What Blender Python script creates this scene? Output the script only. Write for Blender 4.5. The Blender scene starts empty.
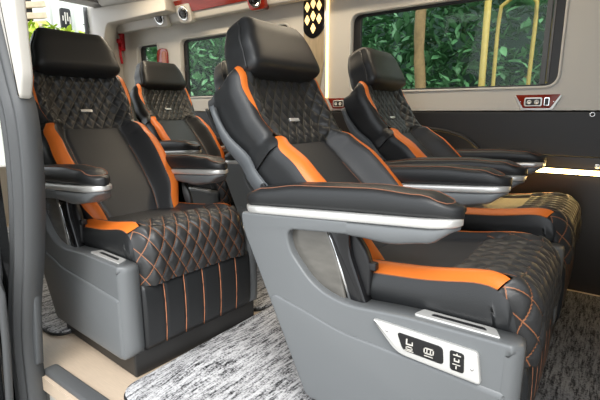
import bpy, bmesh, math, random
from mathutils import Vector, Matrix
random.seed(7)
S = bpy.context.scene
COL = S.collection
PI = math.pi

# ------------------------------------------------------------------ materials
def new_mat(name):
    m = bpy.data.materials.new(name); m.use_nodes = True
    nt = m.node_tree
    return m, nt, nt.nodes['Principled BSDF']

def N(nt, typ, **kw):
    n = nt.nodes.new(typ)
    for k, v in kw.items():
        if k in n.inputs.keys(): n.inputs[k].default_value = v
        else: setattr(n, k, v)
    return n

def mat(name, col, rough=0.5, metal=0.0, bump=0.0, scale=60.0, var=0.0, coat=0.0, spec=0.5, stretch=None):
    m, nt, b = new_mat(name)
    b.inputs['Base Color'].default_value = (*col, 1)
    b.inputs['Roughness'].default_value = rough
    b.inputs['Metallic'].default_value = metal
    b.inputs['Specular IOR Level'].default_value = spec
    b.inputs['Coat Weight'].default_value = coat
    tc = N(nt, 'ShaderNodeTexCoord')
    src = tc.outputs['Object']
    if stretch:
        mp = N(nt, 'ShaderNodeMapping'); mp.inputs['Scale'].default_value = stretch
        nt.links.new(src, mp.inputs['Vector']); src = mp.outputs['Vector']
    nz = N(nt, 'ShaderNodeTexNoise'); nz.inputs['Scale'].default_value = scale; nz.inputs['Detail'].default_value = 4
    nt.links.new(src, nz.inputs['Vector'])
    if var > 0:
        mx = N(nt, 'ShaderNodeMix', data_type='RGBA')
        mx.inputs['A'].default_value = (*[c * (1 - var) for c in col], 1)
        mx.inputs['B'].default_value = (*[min(1, c * (1 + var)) for c in col], 1)
        nt.links.new(nz.outputs['Fac'], mx.inputs['Factor'])
        nt.links.new(mx.outputs['Result'], b.inputs['Base Color'])
    if bump > 0:
        bp = N(nt, 'ShaderNodeBump'); bp.inputs['Strength'].default_value = bump; bp.inputs['Distance'].default_value = 0.002
        nt.links.new(nz.outputs['Fac'], bp.inputs['Height']); nt.links.new(bp.outputs['Normal'], b.inputs['Normal'])
    return m

def emit(name, col, strength):
    m, nt, b = new_mat(name)
    b.inputs['Base Color'].default_value = (*col, 1)
    b.inputs['Emission Color'].default_value = (*col, 1)
    b.inputs['Emission Strength'].default_value = strength
    return m

def quilt_mat(name, base, thread, w):
    """leather with thread lines where the two quilting coordinates (UV) cross whole numbers"""
    m, nt, b = new_mat(name)
    b.inputs['Roughness'].default_value = 0.42
    uv = N(nt, 'ShaderNodeUVMap'); uv.uv_map = 'quilt'
    sp = N(nt, 'ShaderNodeSeparateXYZ'); nt.links.new(uv.outputs['UV'], sp.inputs[0])
    outs = []
    for ax in 'XY':
        pp = N(nt, 'ShaderNodeMath', operation='PINGPONG'); pp.inputs[1].default_value = 0.5
        nt.links.new(sp.outputs[ax], pp.inputs[0]); outs.append(pp)
    mn = N(nt, 'ShaderNodeMath', operation='MINIMUM')
    nt.links.new(outs[0].outputs[0], mn.inputs[0]); nt.links.new(outs[1].outputs[0], mn.inputs[1])
    lt = N(nt, 'ShaderNodeMath', operation='LESS_THAN'); lt.inputs[1].default_value = w
    nt.links.new(mn.outputs[0], lt.inputs[0])
    mx = N(nt, 'ShaderNodeMix', data_type='RGBA')
    mx.inputs['A'].default_value = (*base, 1); mx.inputs['B'].default_value = (*thread, 1)
    nt.links.new(lt.outputs[0], mx.inputs['Factor']); nt.links.new(mx.outputs['Result'], b.inputs['Base Color'])
    nz = N(nt, 'ShaderNodeTexNoise'); nz.inputs['Scale'].default_value = 220
    tc = N(nt, 'ShaderNodeTexCoord'); nt.links.new(tc.outputs['Object'], nz.inputs['Vector'])
    bp = N(nt, 'ShaderNodeBump'); bp.inputs['Strength'].default_value = 0.25; bp.inputs['Distance'].default_value = 0.001
    nt.links.new(nz.outputs['Fac'], bp.inputs['Height']); nt.links.new(bp.outputs['Normal'], b.inputs['Normal'])
    return m

BLK = (0.019, 0.020, 0.021)
M = dict(
    leather=mat('black_leather', BLK, 0.42, bump=0.25, scale=260),
    leather_grey=mat('grey_black_leather', (0.030, 0.031, 0.033), 0.45, bump=0.25, scale=260),
    orange=mat('orange_leather', (0.80, 0.19, 0.025), 0.42, bump=0.3, scale=240),
    quilt_back=quilt_mat('quilted_back_leather', (0.022, 0.023, 0.024), (0.08, 0.07, 0.05), 0.028),
    quilt_seat=quilt_mat('quilted_seat_leather', (0.030, 0.030, 0.030), (0.30, 0.12, 0.055), 0.028),
    thread=mat('orange_thread', (0.50, 0.20, 0.10), 0.7),
    thread_dim=mat('rust_thread', (0.26, 0.11, 0.06), 0.7),
    shell=mat('grey_plastic', (0.150, 0.158, 0.162), 0.38, bump=0.12, scale=500),
    backshell=mat('back_plastic', (0.10, 0.108, 0.115), 0.42, bump=0.12, scale=500),
    silver=mat('satin_silver', (0.78, 0.77, 0.74), 0.34, metal=0.55),
    chrome=mat('chrome', (0.85, 0.85, 0.85), 0.12, metal=1.0),
    blackgloss=mat('black_gloss', (0.010, 0.010, 0.011), 0.12),
    black=mat('black_plastic', (0.012, 0.012, 0.013), 0.45),
    plinth=mat('dark_steel', (0.022, 0.021, 0.020), 0.45),
    cream=mat('cream_plastic', (0.62, 0.59, 0.54), 0.5, bump=0.05, scale=300),
    white=mat('white_plastic', (0.62, 0.59, 0.53), 0.55, bump=0.05, scale=200),
    ceiling=mat('grey_headliner', (0.42, 0.41, 0.39), 0.8, bump=0.2, scale=400),
    wallblack=mat('black_wall_leather', (0.016, 0.016, 0.017), 0.5, bump=0.2, scale=200),
    wallbrown=mat('dark_gloss_panel', (0.022, 0.017, 0.013), 0.3, bump=0.05, scale=60),
    mahogany=mat('red_gloss_wood', (0.28, 0.022, 0.010), 0.15, var=0.45, scale=6, stretch=(1, 8, 8), coat=0.6),
    wood=mat('beige_wood_vinyl', (0.55, 0.44, 0.33), 0.45, var=0.16, scale=14, stretch=(1.2, 18, 1)),
    rubber=mat('rubber', (0.085, 0.088, 0.090), 0.5, bump=0.1, scale=200),
    jamb=mat('jamb_plastic', (0.10, 0.106, 0.11), 0.5, bump=0.15, scale=300),
    bodyblack=mat('black_paint', (0.008, 0.009, 0.010), 0.18, coat=0.7),
    stone=mat('grey_stone_gloss', (0.115, 0.108, 0.095), 0.2, var=0.6, scale=9, stretch=(1, 1, 2.5), coat=0.5),
    red=mat('red_plastic', (0.62, 0.02, 0.03), 0.35),
    gold=mat('gold_metal', (0.75, 0.52, 0.2), 0.25, metal=1.0),
    yellow_reflection=mat('yellow_reflection', (0.38, 0.27, 0.06), 0.6, var=0.3, scale=20),  # for the added arch and posts that imitate reflections in the window
    bark=mat('bark', (0.24, 0.15, 0.07), 0.85, bump=0.8, scale=30, var=0.4),
    asphalt=mat('concrete', (0.34, 0.33, 0.31), 0.9, bump=0.3, scale=60, var=0.2),
    ribbed=mat('white_corrugated', (0.74, 0.76, 0.70), 0.6),
    timber=mat('pale_timber', (0.62, 0.50, 0.36), 0.8, var=0.35, scale=10),
    led=emit('warm_led', (1.0, 0.66, 0.24), 22.0),
    led_soft=emit('warm_led_soft', (1.0, 0.68, 0.34), 2.2),
    lamp=emit('amber_lamp', (1.0, 0.66, 0.26), 1.6),
    curtain=mat('grey_curtain', (0.30, 0.29, 0.28), 0.9, bump=0.8, scale=40, var=0.5, stretch=(14, 14, 1)),
)
def leaf_mat(name, a, b_):
    m, nt, b = new_mat(name)
    tc = N(nt, 'ShaderNodeTexCoord'); nz = N(nt, 'ShaderNodeTexNoise'); nz.inputs['Scale'].default_value = 5
    nt.links.new(tc.outputs['Object'], nz.inputs['Vector'])
    mx = N(nt, 'ShaderNodeMix', data_type='RGBA')
    mx.inputs['A'].default_value = (*a, 1); mx.inputs['B'].default_value = (*b_, 1)
    nt.links.new(nz.outputs['Fac'], mx.inputs['Factor']); nt.links.new(mx.outputs['Result'], b.inputs['Base Color'])
    b.inputs['Roughness'].default_value = 0.45
    return m
M['leaf'] = leaf_mat('leaf', (0.035, 0.13, 0.055), (0.16, 0.36, 0.16))
M['leaf_bright'] = leaf_mat('leaf_bright', (0.25, 0.42, 0.03), (0.55, 0.62, 0.06))

def rug_mat(name, k):
    m, nt, b = new_mat(name)
    tc = N(nt, 'ShaderNodeTexCoord')
    mp = N(nt, 'ShaderNodeMapping'); mp.inputs['Scale'].default_value = (95, 11, 20)
    nt.links.new(tc.outputs['Object'], mp.inputs['Vector'])
    n1 = N(nt, 'ShaderNodeTexNoise'); n1.inputs['Scale'].default_value = 1.0; n1.inputs['Detail'].default_value = 3; n1.inputs['Roughness'].default_value = 0.7
    n1.inputs['Distortion'].default_value = 0.3
    nt.links.new(mp.outputs['Vector'], n1.inputs['Vector'])
    n2 = N(nt, 'ShaderNodeTexNoise'); n2.inputs['Scale'].default_value = 130; n2.inputs['Detail'].default_value = 2
    nt.links.new(tc.outputs['Object'], n2.inputs['Vector'])
    ad = N(nt, 'ShaderNodeMath', operation='MULTIPLY_ADD'); ad.inputs[1].default_value = 0.5
    nt.links.new(n2.outputs['Fac'], ad.inputs[0]); nt.links.new(n1.outputs['Fac'], ad.inputs[2])
    rp = N(nt, 'ShaderNodeValToRGB')
    e = rp.color_ramp.elements
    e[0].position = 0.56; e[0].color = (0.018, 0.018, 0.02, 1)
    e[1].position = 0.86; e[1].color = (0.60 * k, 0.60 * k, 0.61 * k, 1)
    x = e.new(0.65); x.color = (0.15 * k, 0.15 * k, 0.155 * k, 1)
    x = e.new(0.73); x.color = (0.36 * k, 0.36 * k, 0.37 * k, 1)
    nt.links.new(ad.outputs[0], rp.inputs['Fac']); nt.links.new(rp.outputs['Color'], b.inputs['Base Color'])
    b.inputs['Roughness'].default_value = 0.95; b.inputs['Specular IOR Level'].default_value = 0.1
    bp = N(nt, 'ShaderNodeBump'); bp.inputs['Strength'].default_value = 0.7; bp.inputs['Distance'].default_value = 0.006
    nt.links.new(ad.outputs[0], bp.inputs['Height']); nt.links.new(bp.outputs['Normal'], b.inputs['Normal'])
    return m
M['rug'] = rug_mat('grey_streaked_rug', 1.0)
M['rug_shaded'] = rug_mat('shaded_grey_rug', 0.26)  # same rug darkened, shade of the right-hand floor put into its colour

def glass_mat():
    m, nt, b = new_mat('tinted_glass')
    out = nt.nodes['Material Output']
    tr = N(nt, 'ShaderNodeBsdfTransparent'); tr.inputs['Color'].default_value = (0.90, 0.95, 0.91, 1)
    gl = N(nt, 'ShaderNodeBsdfGlossy'); gl.inputs['Roughness'].default_value = 0.02; gl.inputs['Color'].default_value = (0.9, 0.9, 0.9, 1)
    lw = N(nt, 'ShaderNodeLayerWeight'); lw.inputs['Blend'].default_value = 0.5
    pw = N(nt, 'ShaderNodeMath', operation='POWER'); pw.inputs[1].default_value = 5.0
    nt.links.new(lw.outputs['Facing'], pw.inputs[0])
    fr = N(nt, 'ShaderNodeMath', operation='MULTIPLY_ADD'); fr.inputs[1].default_value = 0.5; fr.inputs[2].default_value = 0.012
    nt.links.new(pw.outputs[0], fr.inputs[0])
    mx = N(nt, 'ShaderNodeMixShader')
    nt.links.new(fr.outputs[0], mx.inputs[0]); nt.links.new(tr.outputs[0], mx.inputs[1]); nt.links.new(gl.outputs[0], mx.inputs[2])
    nt.links.new(mx.outputs[0], out.inputs['Surface'])
    return m
M['glass'] = glass_mat()

# ------------------------------------------------------------------ object helpers
def link(name, me, m, parent=None, smooth=True):
    o = bpy.data.objects.new(name, me); COL.objects.link(o)
    if m is not None and len(me.materials) == 0: me.materials.append(m)
    if smooth is not None:
        for p in me.polygons: p.use_smooth = smooth
    if parent is not None: o.parent = parent
    return o

def mesh(name, verts, faces):
    me = bpy.data.meshes.new(name); me.from_pydata([tuple(v) for v in verts], [], faces)
    bm = bmesh.new(); bm.from_mesh(me); bmesh.ops.remove_doubles(bm, verts=bm.verts, dist=1e-6)
    bmesh.ops.recalc_face_normals(bm, faces=bm.faces); bm.to_mesh(me); bm.free()
    me.update(); return me

def obj(name, vf, m, parent=None, smooth=True):
    return link(name, mesh(name, *vf), m, parent, smooth)

def merge(*vfs):
    V, F = [], []
    for v, f in vfs:
        o = len(V); V += list(v); F += [tuple(i + o for i in x) for x in f]
    return V, F

def thing(name, label, cat, loc=(0, 0, 0), rz=0, group=None):
    o = bpy.data.objects.new(name, None); COL.objects.link(o); o.empty_display_size = 0.1
    o.location = loc; o.rotation_euler = (0, 0, rz)
    return tag(o, label, cat, group)

def tag(o, label, cat, group=None, kind=None):
    o['label'] = label; o['category'] = cat
    if group: o['group'] = group
    if kind: o['kind'] = kind
    return o

def struct(o, label=None, cat=None):
    o['kind'] = 'structure'
    if label: o['label'] = label
    if cat: o['category'] = cat
    return o

def spline(pts, n):
    """Catmull-Rom through pts, n samples evenly by arc length"""
    P = [Vector(p) for p in pts]; P = [2 * P[0] - P[1]] + P + [2 * P[-1] - P[-2]]
    dense = []
    for i in range(1, len(P) - 2):
        for k in range(24):
            t = k / 24
            a, b, c, d = P[i - 1], P[i], P[i + 1], P[i + 2]
            dense.append(0.5 * ((2 * b) + (c - a) * t + (2 * a - 5 * b + 4 * c - d) * t * t + (3 * b - a - 3 * c + d) * t ** 3))
    dense.append(P[-2])
    L = [0]
    for i in range(1, len(dense)): L.append(L[-1] + (dense[i] - dense[i - 1]).length)
    out, j = [], 0
    for k in range(n):
        s = L[-1] * k / (n - 1)
        while j < len(L) - 2 and L[j + 1] < s: j += 1
        t = (s - L[j]) / max(1e-9, L[j + 1] - L[j])
        out.append(dense[j].lerp(dense[j + 1], min(1, max(0, t))))
    return out

def interp(x, xs, ys):
    if x <= xs[0]: return ys[0]
    for i in range(1, len(xs)):
        if x <= xs[i]:
            t = (x - xs[i - 1]) / (xs[i] - xs[i - 1]); t = t * t * (3 - 2 * t)
            return ys[i - 1] + (ys[i] - ys[i - 1]) * t
    return ys[-1]

def sstep(a, b, x):
    t = min(1, max(0, (x - a) / (b - a))); return t * t * (3 - 2 * t)

def tube(pts, r, n=6, closed=False):
    P = [Vector(p) for p in pts]; V, F = [], []
    m = len(P)
    for i, p in enumerate(P):
        a = P[(i - 1) % m] if (closed or i > 0) else p
        b = P[(i + 1) % m] if (closed or i < m - 1) else p
        t = (b - a).normalized()
        u = t.cross(Vector((0, 0, 1)))
        if u.length < 0.05: u = t.cross(Vector((0, 1, 0)))
        u.normalize(); w = t.cross(u)
        for k in range(n):
            an = 2 * PI * k / n
            V.append(p + (u * math.cos(an) + w * math.sin(an)) * r)
    for i in range(m if closed else m - 1):
        for k in range(n):
            a = i * n + k; b = i * n + (k + 1) % n; c = ((i + 1) % m) * n + (k + 1) % n; d = ((i + 1) % m) * n + k
            F.append((a, b, c, d))
    if not closed:
        F.append(tuple(range(n))[::-1]); F.append(tuple((m - 1) * n + k for k in range(n)))
    return V, F

def loft(rings, cap=True):
    n = len(rings[0]); V = [p for r in rings for p in r]; F = []
    for i in range(len(rings) - 1):
        for k in range(n):
            F.append((i * n + k, i * n + (k + 1) % n, (i + 1) * n + (k + 1) % n, (i + 1) * n + k))
    if cap:
        F.append(tuple(range(n))[::-1]); F.append(tuple((len(rings) - 1) * n + k for k in range(n)))
    return V, F

def sring(n, a, b, e):
    out = []
    for k in range(n):
        t = 2 * PI * k / n; c, s = math.cos(t), math.sin(t)
        out.append((a * math.copysign(abs(c) ** (2 / e), c), b * math.copysign(abs(s) ** (2 / e), s)))
    return out

def roundpoly(pts, n=5):
    """pts: (x, y, r) -> polygon with rounded corners"""
    out = []; m = len(pts)
    for i in range(m):
        p = Vector(pts[i][:2]); r = pts[i][2] if len(pts[i]) > 2 else 0
        a = Vector(pts[i - 1][:2]); b = Vector(pts[(i + 1) % m][:2])
        if r <= 0: out.append(p); continue
        u = (a - p); v = (b - p); lu, lv = u.length, v.length; u.normalize(); v.normalize()
        r = min(r, lu * 0.48, lv * 0.48)
        for k in range(n + 1):
            t = k / n
            out.append((p + u * r) * (1 - t) ** 2 + p * 2 * t * (1 - t) + (p + v * r) * t * t)
    return out

def slab(outline, y0, y1, r=0.004, frame=None, rfun=None, seg=4, both=False):
    """outline in a 2-D plane, extruded from depth y0 (outer face, rounded edge) to y1.
    frame(a, b, depth) -> 3-D point"""
    if frame is None: frame = lambda a, b, d: (a, d, b)
    P = [Vector(p) for p in outline]; m = len(P)
    area = sum(P[i].x * P[(i + 1) % m].y - P[(i + 1) % m].x * P[i].y for i in range(m))
    sg = 1 if area > 0 else -1
    nor = []
    for i in range(m):
        e1 = (P[i] - P[i - 1]); e2 = (P[(i + 1) % m] - P[i])
        n1 = Vector((e1.y, -e1.x)); n2 = Vector((e2.y, -e2.x))
        if n1.length > 0: n1.normalize()
        if n2.length > 0: n2.normalize()
        n = n1 + n2
        n = n.normalized() * sg if n.length > 1e-6 else n1 * sg
        nor.append(n)
    dirn = 1 if y1 > y0 else -1
    rings = []
    def ring(a, base, sign):
        out = []
        for i in range(m):
            rr = rfun(P[i]) if rfun else r
            q = P[i] - nor[i] * rr * (1 - math.cos(a))
            out.append(frame(q.x, q.y, base + sign * dirn * rr * (1 - math.sin(a))))
        return out
    for k in range(seg + 1): rings.append(ring(PI / 2 * (1 - k / seg), y0, 1))
    if both:
        for k in range(seg + 1): rings.append(ring(PI / 2 * (k / seg), y1, -1))
    else:
        rings.append([frame(p.x, p.y, y1) for p in P])
    return loft(rings)

def box(x0, x1, y0, y1, z0, z1, r=0.0):
    if r <= 0:
        V = [(x, y, z) for x in (x0, x1) for y in (y0, y1) for z in (z0, z1)]
        F = [(0, 1, 3, 2), (4, 6, 7, 5), (0, 4, 5, 1), (2, 3, 7, 6), (0, 2, 6, 4), (1, 5, 7, 3)]
        return V, F
    pl = roundpoly([(x0, z0, r), (x1, z0, r), (x1, z1, r), (x0, z1, r)], 3)
    return slab(pl, y0, y1, r * 0.8, both=True, seg=3)

def lathe(prof, n=20):
    """prof: (r, z)"""
    rings = [[(r * math.cos(2 * PI * k / n), r * math.sin(2 * PI * k / n), z) for k in range(n)] for r, z in prof]
    return loft(rings)

def xf(vf, mtx): return [mtx @ Vector(v) for v in vf[0]], vf[1]
def grid_faces(nr, nc): return [(i * nc + j, i * nc + j + 1, (i + 1) * nc + j + 1, (i + 1) * nc + j) for i in range(nr - 1) for j in range(nc - 1)]

def grid_obj(name, rows, m, parent, uv=None):
    """rows of points -> patch; uv: rows of (u, v)"""
    nr, nc = len(rows), len(rows[0])
    V = [tuple(p) for r in rows for p in r]
    me = bpy.data.meshes.new(name); me.from_pydata(V, [], grid_faces(nr, nc)); me.update()
    if uv:
        flat = [q for r in uv for q in r]
        l = me.uv_layers.new(name='quilt')
        for lp in me.loops: l.data[lp.index].uv = flat[lp.vertex_index]
    return link(name, me, m, parent)

# ------------------------------------------------------------------ the captain seat
# seat frame: x forward (front panel at x = 0), y across (-y = door side), z up, origin on the floor
HW = 0.370            # outer half width over the side shells

def make_seat(root):
    P = lambda name, vf, m, par=root, smooth=True: obj(name, vf, m, par, smooth)
    # plinth on the floor
    P('plinth', box(-0.64, -0.012, -0.335, 0.335, 0.0, 0.125, 0.012), M['plinth'], smooth=False)
    # upholstered front panel with vertical stitched flutes
    def front_rows():
        rows = []
        nz = 14; ny = 73
        for i in range(nz + 1):
            f = i / nz; z = 0.108 + 0.272 * f
            row = []
            for j in range(ny):
                g = j / (ny - 1); y = -0.293 + 0.586 * g
                fl = (g * 6) % 1.0; dl = min(fl, 1 - fl)
                x = 0.0 + 0.014 * math.sin(PI * f) ** 0.4 - 0.006 * math.exp(-(dl / 0.05) ** 2)
                if g < 0.01 or g > 0.99: x = -0.03
                row.append((x, y, z))
            rows.append(row)
        rows.insert(0, [(-0.05, p[1], p[2]) for p in rows[0]]); rows.append([(-0.05, p[1], p[2]) for p in rows[-1]])
        return rows
    fp = grid_obj('front_panel', front_rows(), M['leather'], root)
    for k in range(1, 6):
        y = -0.293 + 0.586 * k / 6
        pts = [(0.0085 + 0.014 * (math.sin(PI * max(0.03, min(0.97, t))) ** 0.4 - 1) + 0.0035, y, 0.112 + 0.264 * t) for t in [i / 12 for i in range(13)]]
        obj('stitching', tube(pts, 0.0021, 5), M['thread'], fp)

    # ---- cushion
    path = spline([(-0.58, 0, 0.545), (-0.46, 0, 0.556), (-0.30, 0, 0.570), (-0.20, 0, 0.584), (-0.115, 0, 0.596), (-0.055, 0, 0.594),
                   (-0.014, 0, 0.572), (0.008, 0, 0.530), (0.014, 0, 0.470), (0.014, 0, 0.425), (0.008, 0, 0.380)], 61)
    npth = len(path)
    CW = 0.294
    arc = [0]
    for i in range(1, npth): arc.append(arc[-1] + (path[i] - path[i - 1]).length)
    def pn(i):
        a = path[max(0, i - 1)]; b = path[min(npth - 1, i + 1)]; t = (b - a).normalized()
        return Vector((-t.z, 0, t.x))
    def core(i):
        p = path[i]
        if p.x < -0.06 and i < 45: return Vector((p.x, 0, 0.462))
        return Vector((min(p.x - 0.03, -0.05), 0, max(0.37, min(0.462, p.z))))
    def csurf(i, t):
        a = abs(t) / CW
        d = 0.014 * sstep(0.55, 0.80, a) - 0.026 * sstep(0.82, 1.0, a)
        mid = 0.5 * math.exp(-((a - 0.62) / 0.035) ** 2)
        d -= 0.008 * mid if path[i].x < -0.16 else 0
        q = path[i] + pn(i) * d; return Vector((q.x - 0.040 * sstep(0.60, 1.0, a) * sstep(-0.30, -0.02, path[i].x) * (1 - 0.6 * sstep(47, 60, i)), t, q.z))
    iq = min(range(npth), key=lambda i: abs(path[i].x + 0.215) if i < 40 else 9)      # where the quilting starts
    io = min(range(npth), key=lambda i: abs(path[i].x + 0.042) if i < 45 else 9)      # where the orange edge ends
    T1 = 0.232; T2 = 0.287
    rows = [[csurf(i, -T1 + 2 * T1 * j / 40) for j in range(41)] for i in range(0, iq + 1)]
    grid_obj('seat_cushion', rows, M['leather_grey'], root)
    # quilted front roll
    def quilt(i_s, t, pw, ph): return (t / pw + i_s / ph), (t / pw - i_s / ph)
    def qh(u, v):
        du = min(u % 1, 1 - u % 1); dv = min(v % 1, 1 - v % 1); g = min(du, dv)
        return 1 - math.exp(-g / 0.11)
    rows, uvs = [], []
    fine = 3
    for ii in range(iq * fine, (npth - 1) * fine + 1):
        i0 = min(ii // fine, npth - 2); fr = ii / fine - i0
        i_arc = arc[i0] + (arc[i0 + 1] - arc[i0]) * fr
        tb = T1 if ii <= io * fine else T2
        edge = 1.0 if ii > io * fine else 0.0; tb = T1 + (T2 - T1) * edge
        row, uvr = [], []
        for j in range(121):
            t = -tb + 2 * tb * j / 120
            p = csurf(i0, t).lerp(csurf(i0 + 1, t), fr); n = pn(i0).lerp(pn(i0 + 1), fr).normalized()
            u, v = quilt(i_arc, t, 0.060, 0.100)
            e = min(1, (1 - abs(j - 60) / 60) * 12)
            e *= min(1, (ii - iq * fine) / 3)
            row.append(p + n * (0.011 * qh(u, v) * e)); uvr.append((u, v))
        rows.append(row); uvs.append(uvr)
    grid_obj('quilted_roll', rows, M['quilt_seat'], root, uvs)
    for sg in (-1, 1):
        rows = [[csurf(i, sg * (T1 + (T2 - T1) * j / 8)) + pn(i) * 0.0015 for j in range(9)] for i in range(0, io + 1)]
        # orange strip tapers to the outer edge at its front end
        for i in range(max(0, io - 4), io + 1):
            f = (i - (io - 4)) / 4 * 0.25
            tt = [T1 + (T2 - T1) * f + (T2 - T1) * (1 - f) * j / 8 for j in range(9)]
            rows[i] = [csurf(i, sg * t) + pn(i) * 0.0015 for t in tt]
        grid_obj('orange_edge', rows, M['orange'], root)
        st = [csurf(i, sg * 0.287) + pn(i) * 0.002 for i in range(0, io + 1, 2)]
        P('edge_stitching', tube(st, 0.0016, 5), M['thread_dim'])
        rows = []
        for i in range(npth):
            top = csurf(i, sg * T2); c = core(i); row = []
            for k in range(9):
                f = k / 8; bulge = 0.012 * math.sin(PI * f) * (1 if i < 48 else 0.3)
                q = top.lerp(Vector((c.x, sg * (CW - 0.006), c.z)), f)
                row.append(Vector((q.x, q.y + sg * bulge, q.z)))
            rows.append(row)
        grid_obj('cushion_side', rows, M['leather'], root)
    P('cushion_base', box(-0.62, -0.06, -0.285, 0.285, 0.125, 0.468, 0.01), M['black'], smooth=False)

    # ---- side shells with the rear wing that carries the armrest
    prof = [(-0.64, 0.085, 0.02), (-0.915, 0.640, 0.03), (-0.920, 0.694, 0.012), (-0.49, 0.7225, 0.012),
            (-0.49, 0.6825, 0.012), (-0.72, 0.662, 0.04), (-0.705, 0.590, 0.06), (-0.610, 0.490, 0.07), (-0.50, 0.458, 0.06),
            (-0.30, 0.476, 0.05), (-0.06, 0.478, 0.03), (0.0, 0.478, 0.06), (0.0, 0.085, 0.06)]
    outl = roundpoly(prof, 7)
    def rf(p):
        f = sstep(-0.03, -0.002, p.x)
        return 0.008 + 0.030 * f
    crease = roundpoly([(-0.628, 0.088, 0.02), (-0.790, 0.405, 0.05), (-0.770, 0.425, 0.03), (-0.625, 0.395, 0.08), (-0.50, 0.365, 0.05), (-0.02, 0.350, 0.02), (-0.02, 0.088, 0.03)], 6)
    for sg in (-1, 1):
        sh = P('side_shell', slab(outl, sg * HW, sg * (HW - 0.075), rfun=rf, seg=6), M['shell'])
        low = slab(crease, sg * (HW + 0.006), sg * (HW - 0.02), r=0.006, rfun=lambda p: 0.006 + 0.018 * sstep(-0.07, -0.02, p.x), seg=3)
        obj('shell_step', low, M['shell'], sh)
        # silver slot plate let into the top of the shell
        fr = lambda a, b, d, sg=sg: (a, sg * b, d)
        plate = slab(roundpoly([(-0.27, 0.300, 0.006), (-0.075, 0.300, 0.012), (-0.055, 0.346, 0.006), (-0.285, 0.346, 0.012)], 4), 0.4815, 0.46, 0.003, frame=fr)
        pl = P('slot_plate', plate, M['silver'])
        obj('slot', slab(roundpoly([(-0.235, 0.316, 0.006), (-0.10, 0.316, 0.006), (-0.09, 0.330, 0.006), (-0.24, 0.330, 0.006)], 3), 0.4825, 0.479, 0.001, frame=fr), M['black'], pl)
        # stone-look panel closing the opening under the arm, and the recliner cover
        pan = slab(roundpoly([(-0.80, 0.56, 0.02), (-0.80, 0.70, 0.02), (-0.60, 0.705, 0.02), (-0.545, 0.60, 0.12), (-0.50, 0.43, 0.02), (-0.66, 0.43, 0.02)], 6), sg * (HW - 0.03), sg * (HW - 0.06), 0.006)
        P('inner_panel', pan, M['stone'])
        cov = slab(roundpoly([(-0.60, 0.70, 0.02), (-0.505, 0.70, 0.03), (-0.505, 0.62, 0.05), (-0.455, 0.50, 0.03), (-0.43, 0.44, 0.01), (-0.51, 0.44, 0.01), (-0.555, 0.60, 0.10)], 6), sg * (HW - 0.038), sg * (HW - 0.085), 0.012)
        cv = P('recliner_cover', cov, M['blackgloss'])
        obj('chrome_strip', tube([(-0.492, sg * (HW - 0.040), 0.45), (-0.53, sg * (HW - 0.040), 0.55), (-0.565, sg * (HW - 0.040), 0.63), (-0.59, sg * (HW - 0.042), 0.69)], 0.0055, 8), M['chrome'], cv)
        P('recliner_hinge', slab(roundpoly([(-0.60, 0.47, 0.03), (-0.64, 0.70, 0.03), (-0.52, 0.70, 0.03), (-0.44, 0.60, 0.05), (-0.44, 0.47, 0.02)], 5), sg * (HW - 0.060), sg * 0.285, 0.010), M['black'])
        # armrest: grey underside, silver trim, black pad
        AY = 0.312
        def arm(z0, x0, x1, half, hgt, e, tip=0.10, pad=False):
            rings = []
            n = 26
            for k in range(n + 1):
                f = k / n; x = x0 + (x1 - x0) * (1 - (1 - f) ** 1.6)
                ft = (x1 - x) / tip; s = math.sqrt(max(0.0, 1 - (1 - min(1, ft)) ** 2)) if ft < 1 else 1
                fb = (x - x0) / 0.05; sb = math.sqrt(max(0, 1 - (1 - min(1, fb)) ** 2)) if fb < 1 else 1
                s = max(0.02, min(s, max(0.35, sb)))
                zc = z0 + 0.050 * (x - x0) / 0.74
                hh = hgt * (0.55 + 0.45 * s)
                if pad:
                    hh = hgt * interp(x, [x0, x0 + 0.10, x0 + 0.24, x1 - 0.26, x1 - 0.10, x1], [0.50, 0.84, 1.0, 1.0, 0.84, 0.42]); zc += hh - hgt
                rings.append([(x, sg * AY + a * s, zc + b * hh / hgt) for a, b in sring(28, half, hgt, e)])
            return loft(rings)
        def ul(z0, x0, x1):
            rings = []
            for k in range(21):
                f = k / 20; x = x0 + (x1 - x0) * f
                s = math.sqrt(max(0.001, 1 - max(0, (x - (x1 - 0.09)) / 0.09) ** 2))
                dz = interp(f, [0, 0.2, 0.5, 0.8, 1], [0.044, 0.052, 0.062, 0.050, 0.012])
                zc = z0 + 0.050 * (x + 0.945) / 0.74
                rings.append([(x, sg * AY + a * max(0.05, s), zc + 0.008 - dz / 2 + b * dz / 0.04) for a, b in sring(20, 0.0580, 0.02, 4)])
            return loft(rings)
        P('armrest_base', ul(0.686, -0.535, -0.182), M['shell'])
        P('armrest_trim', arm(0.705, -0.925, -0.176, 0.0612, 0.015, 5, 0.085), M['silver'])
        pad = P('armrest_pad', arm(0.755, -0.925, -0.174, 0.0605, 0.042, 2.9, 0.12, pad=True), M['leather'])
        st = [(x, sg * AY - 0.043 * sx, 0.755 + 0.050 * (x + 0.925) / 0.74 + 0.042 * (2 * interp(x, [-0.925, -0.825, -0.685, -0.434, -0.274, -0.174], [0.50, 0.84, 1.0, 1.0, 0.84, 0.42]) - 1) - 0.0045) for x, sx in
              [(-0.88 + 0.655 * i / 16, 1) for i in range(17)]]
        st2 = [(p[0], 2 * sg * AY - p[1], p[2]) for p in st]
        tip = [(-0.208, sg * AY - 0.026, st[-1][2] - 0.004), (-0.203, sg * AY, st[-1][2] - 0.005), (-0.208, sg * AY + 0.026, st[-1][2] - 0.004)]
        obj('stitching', tube(spline(st + tip + st2[::-1], 60), 0.0016, 5), M['thread_dim'], pad)
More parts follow.
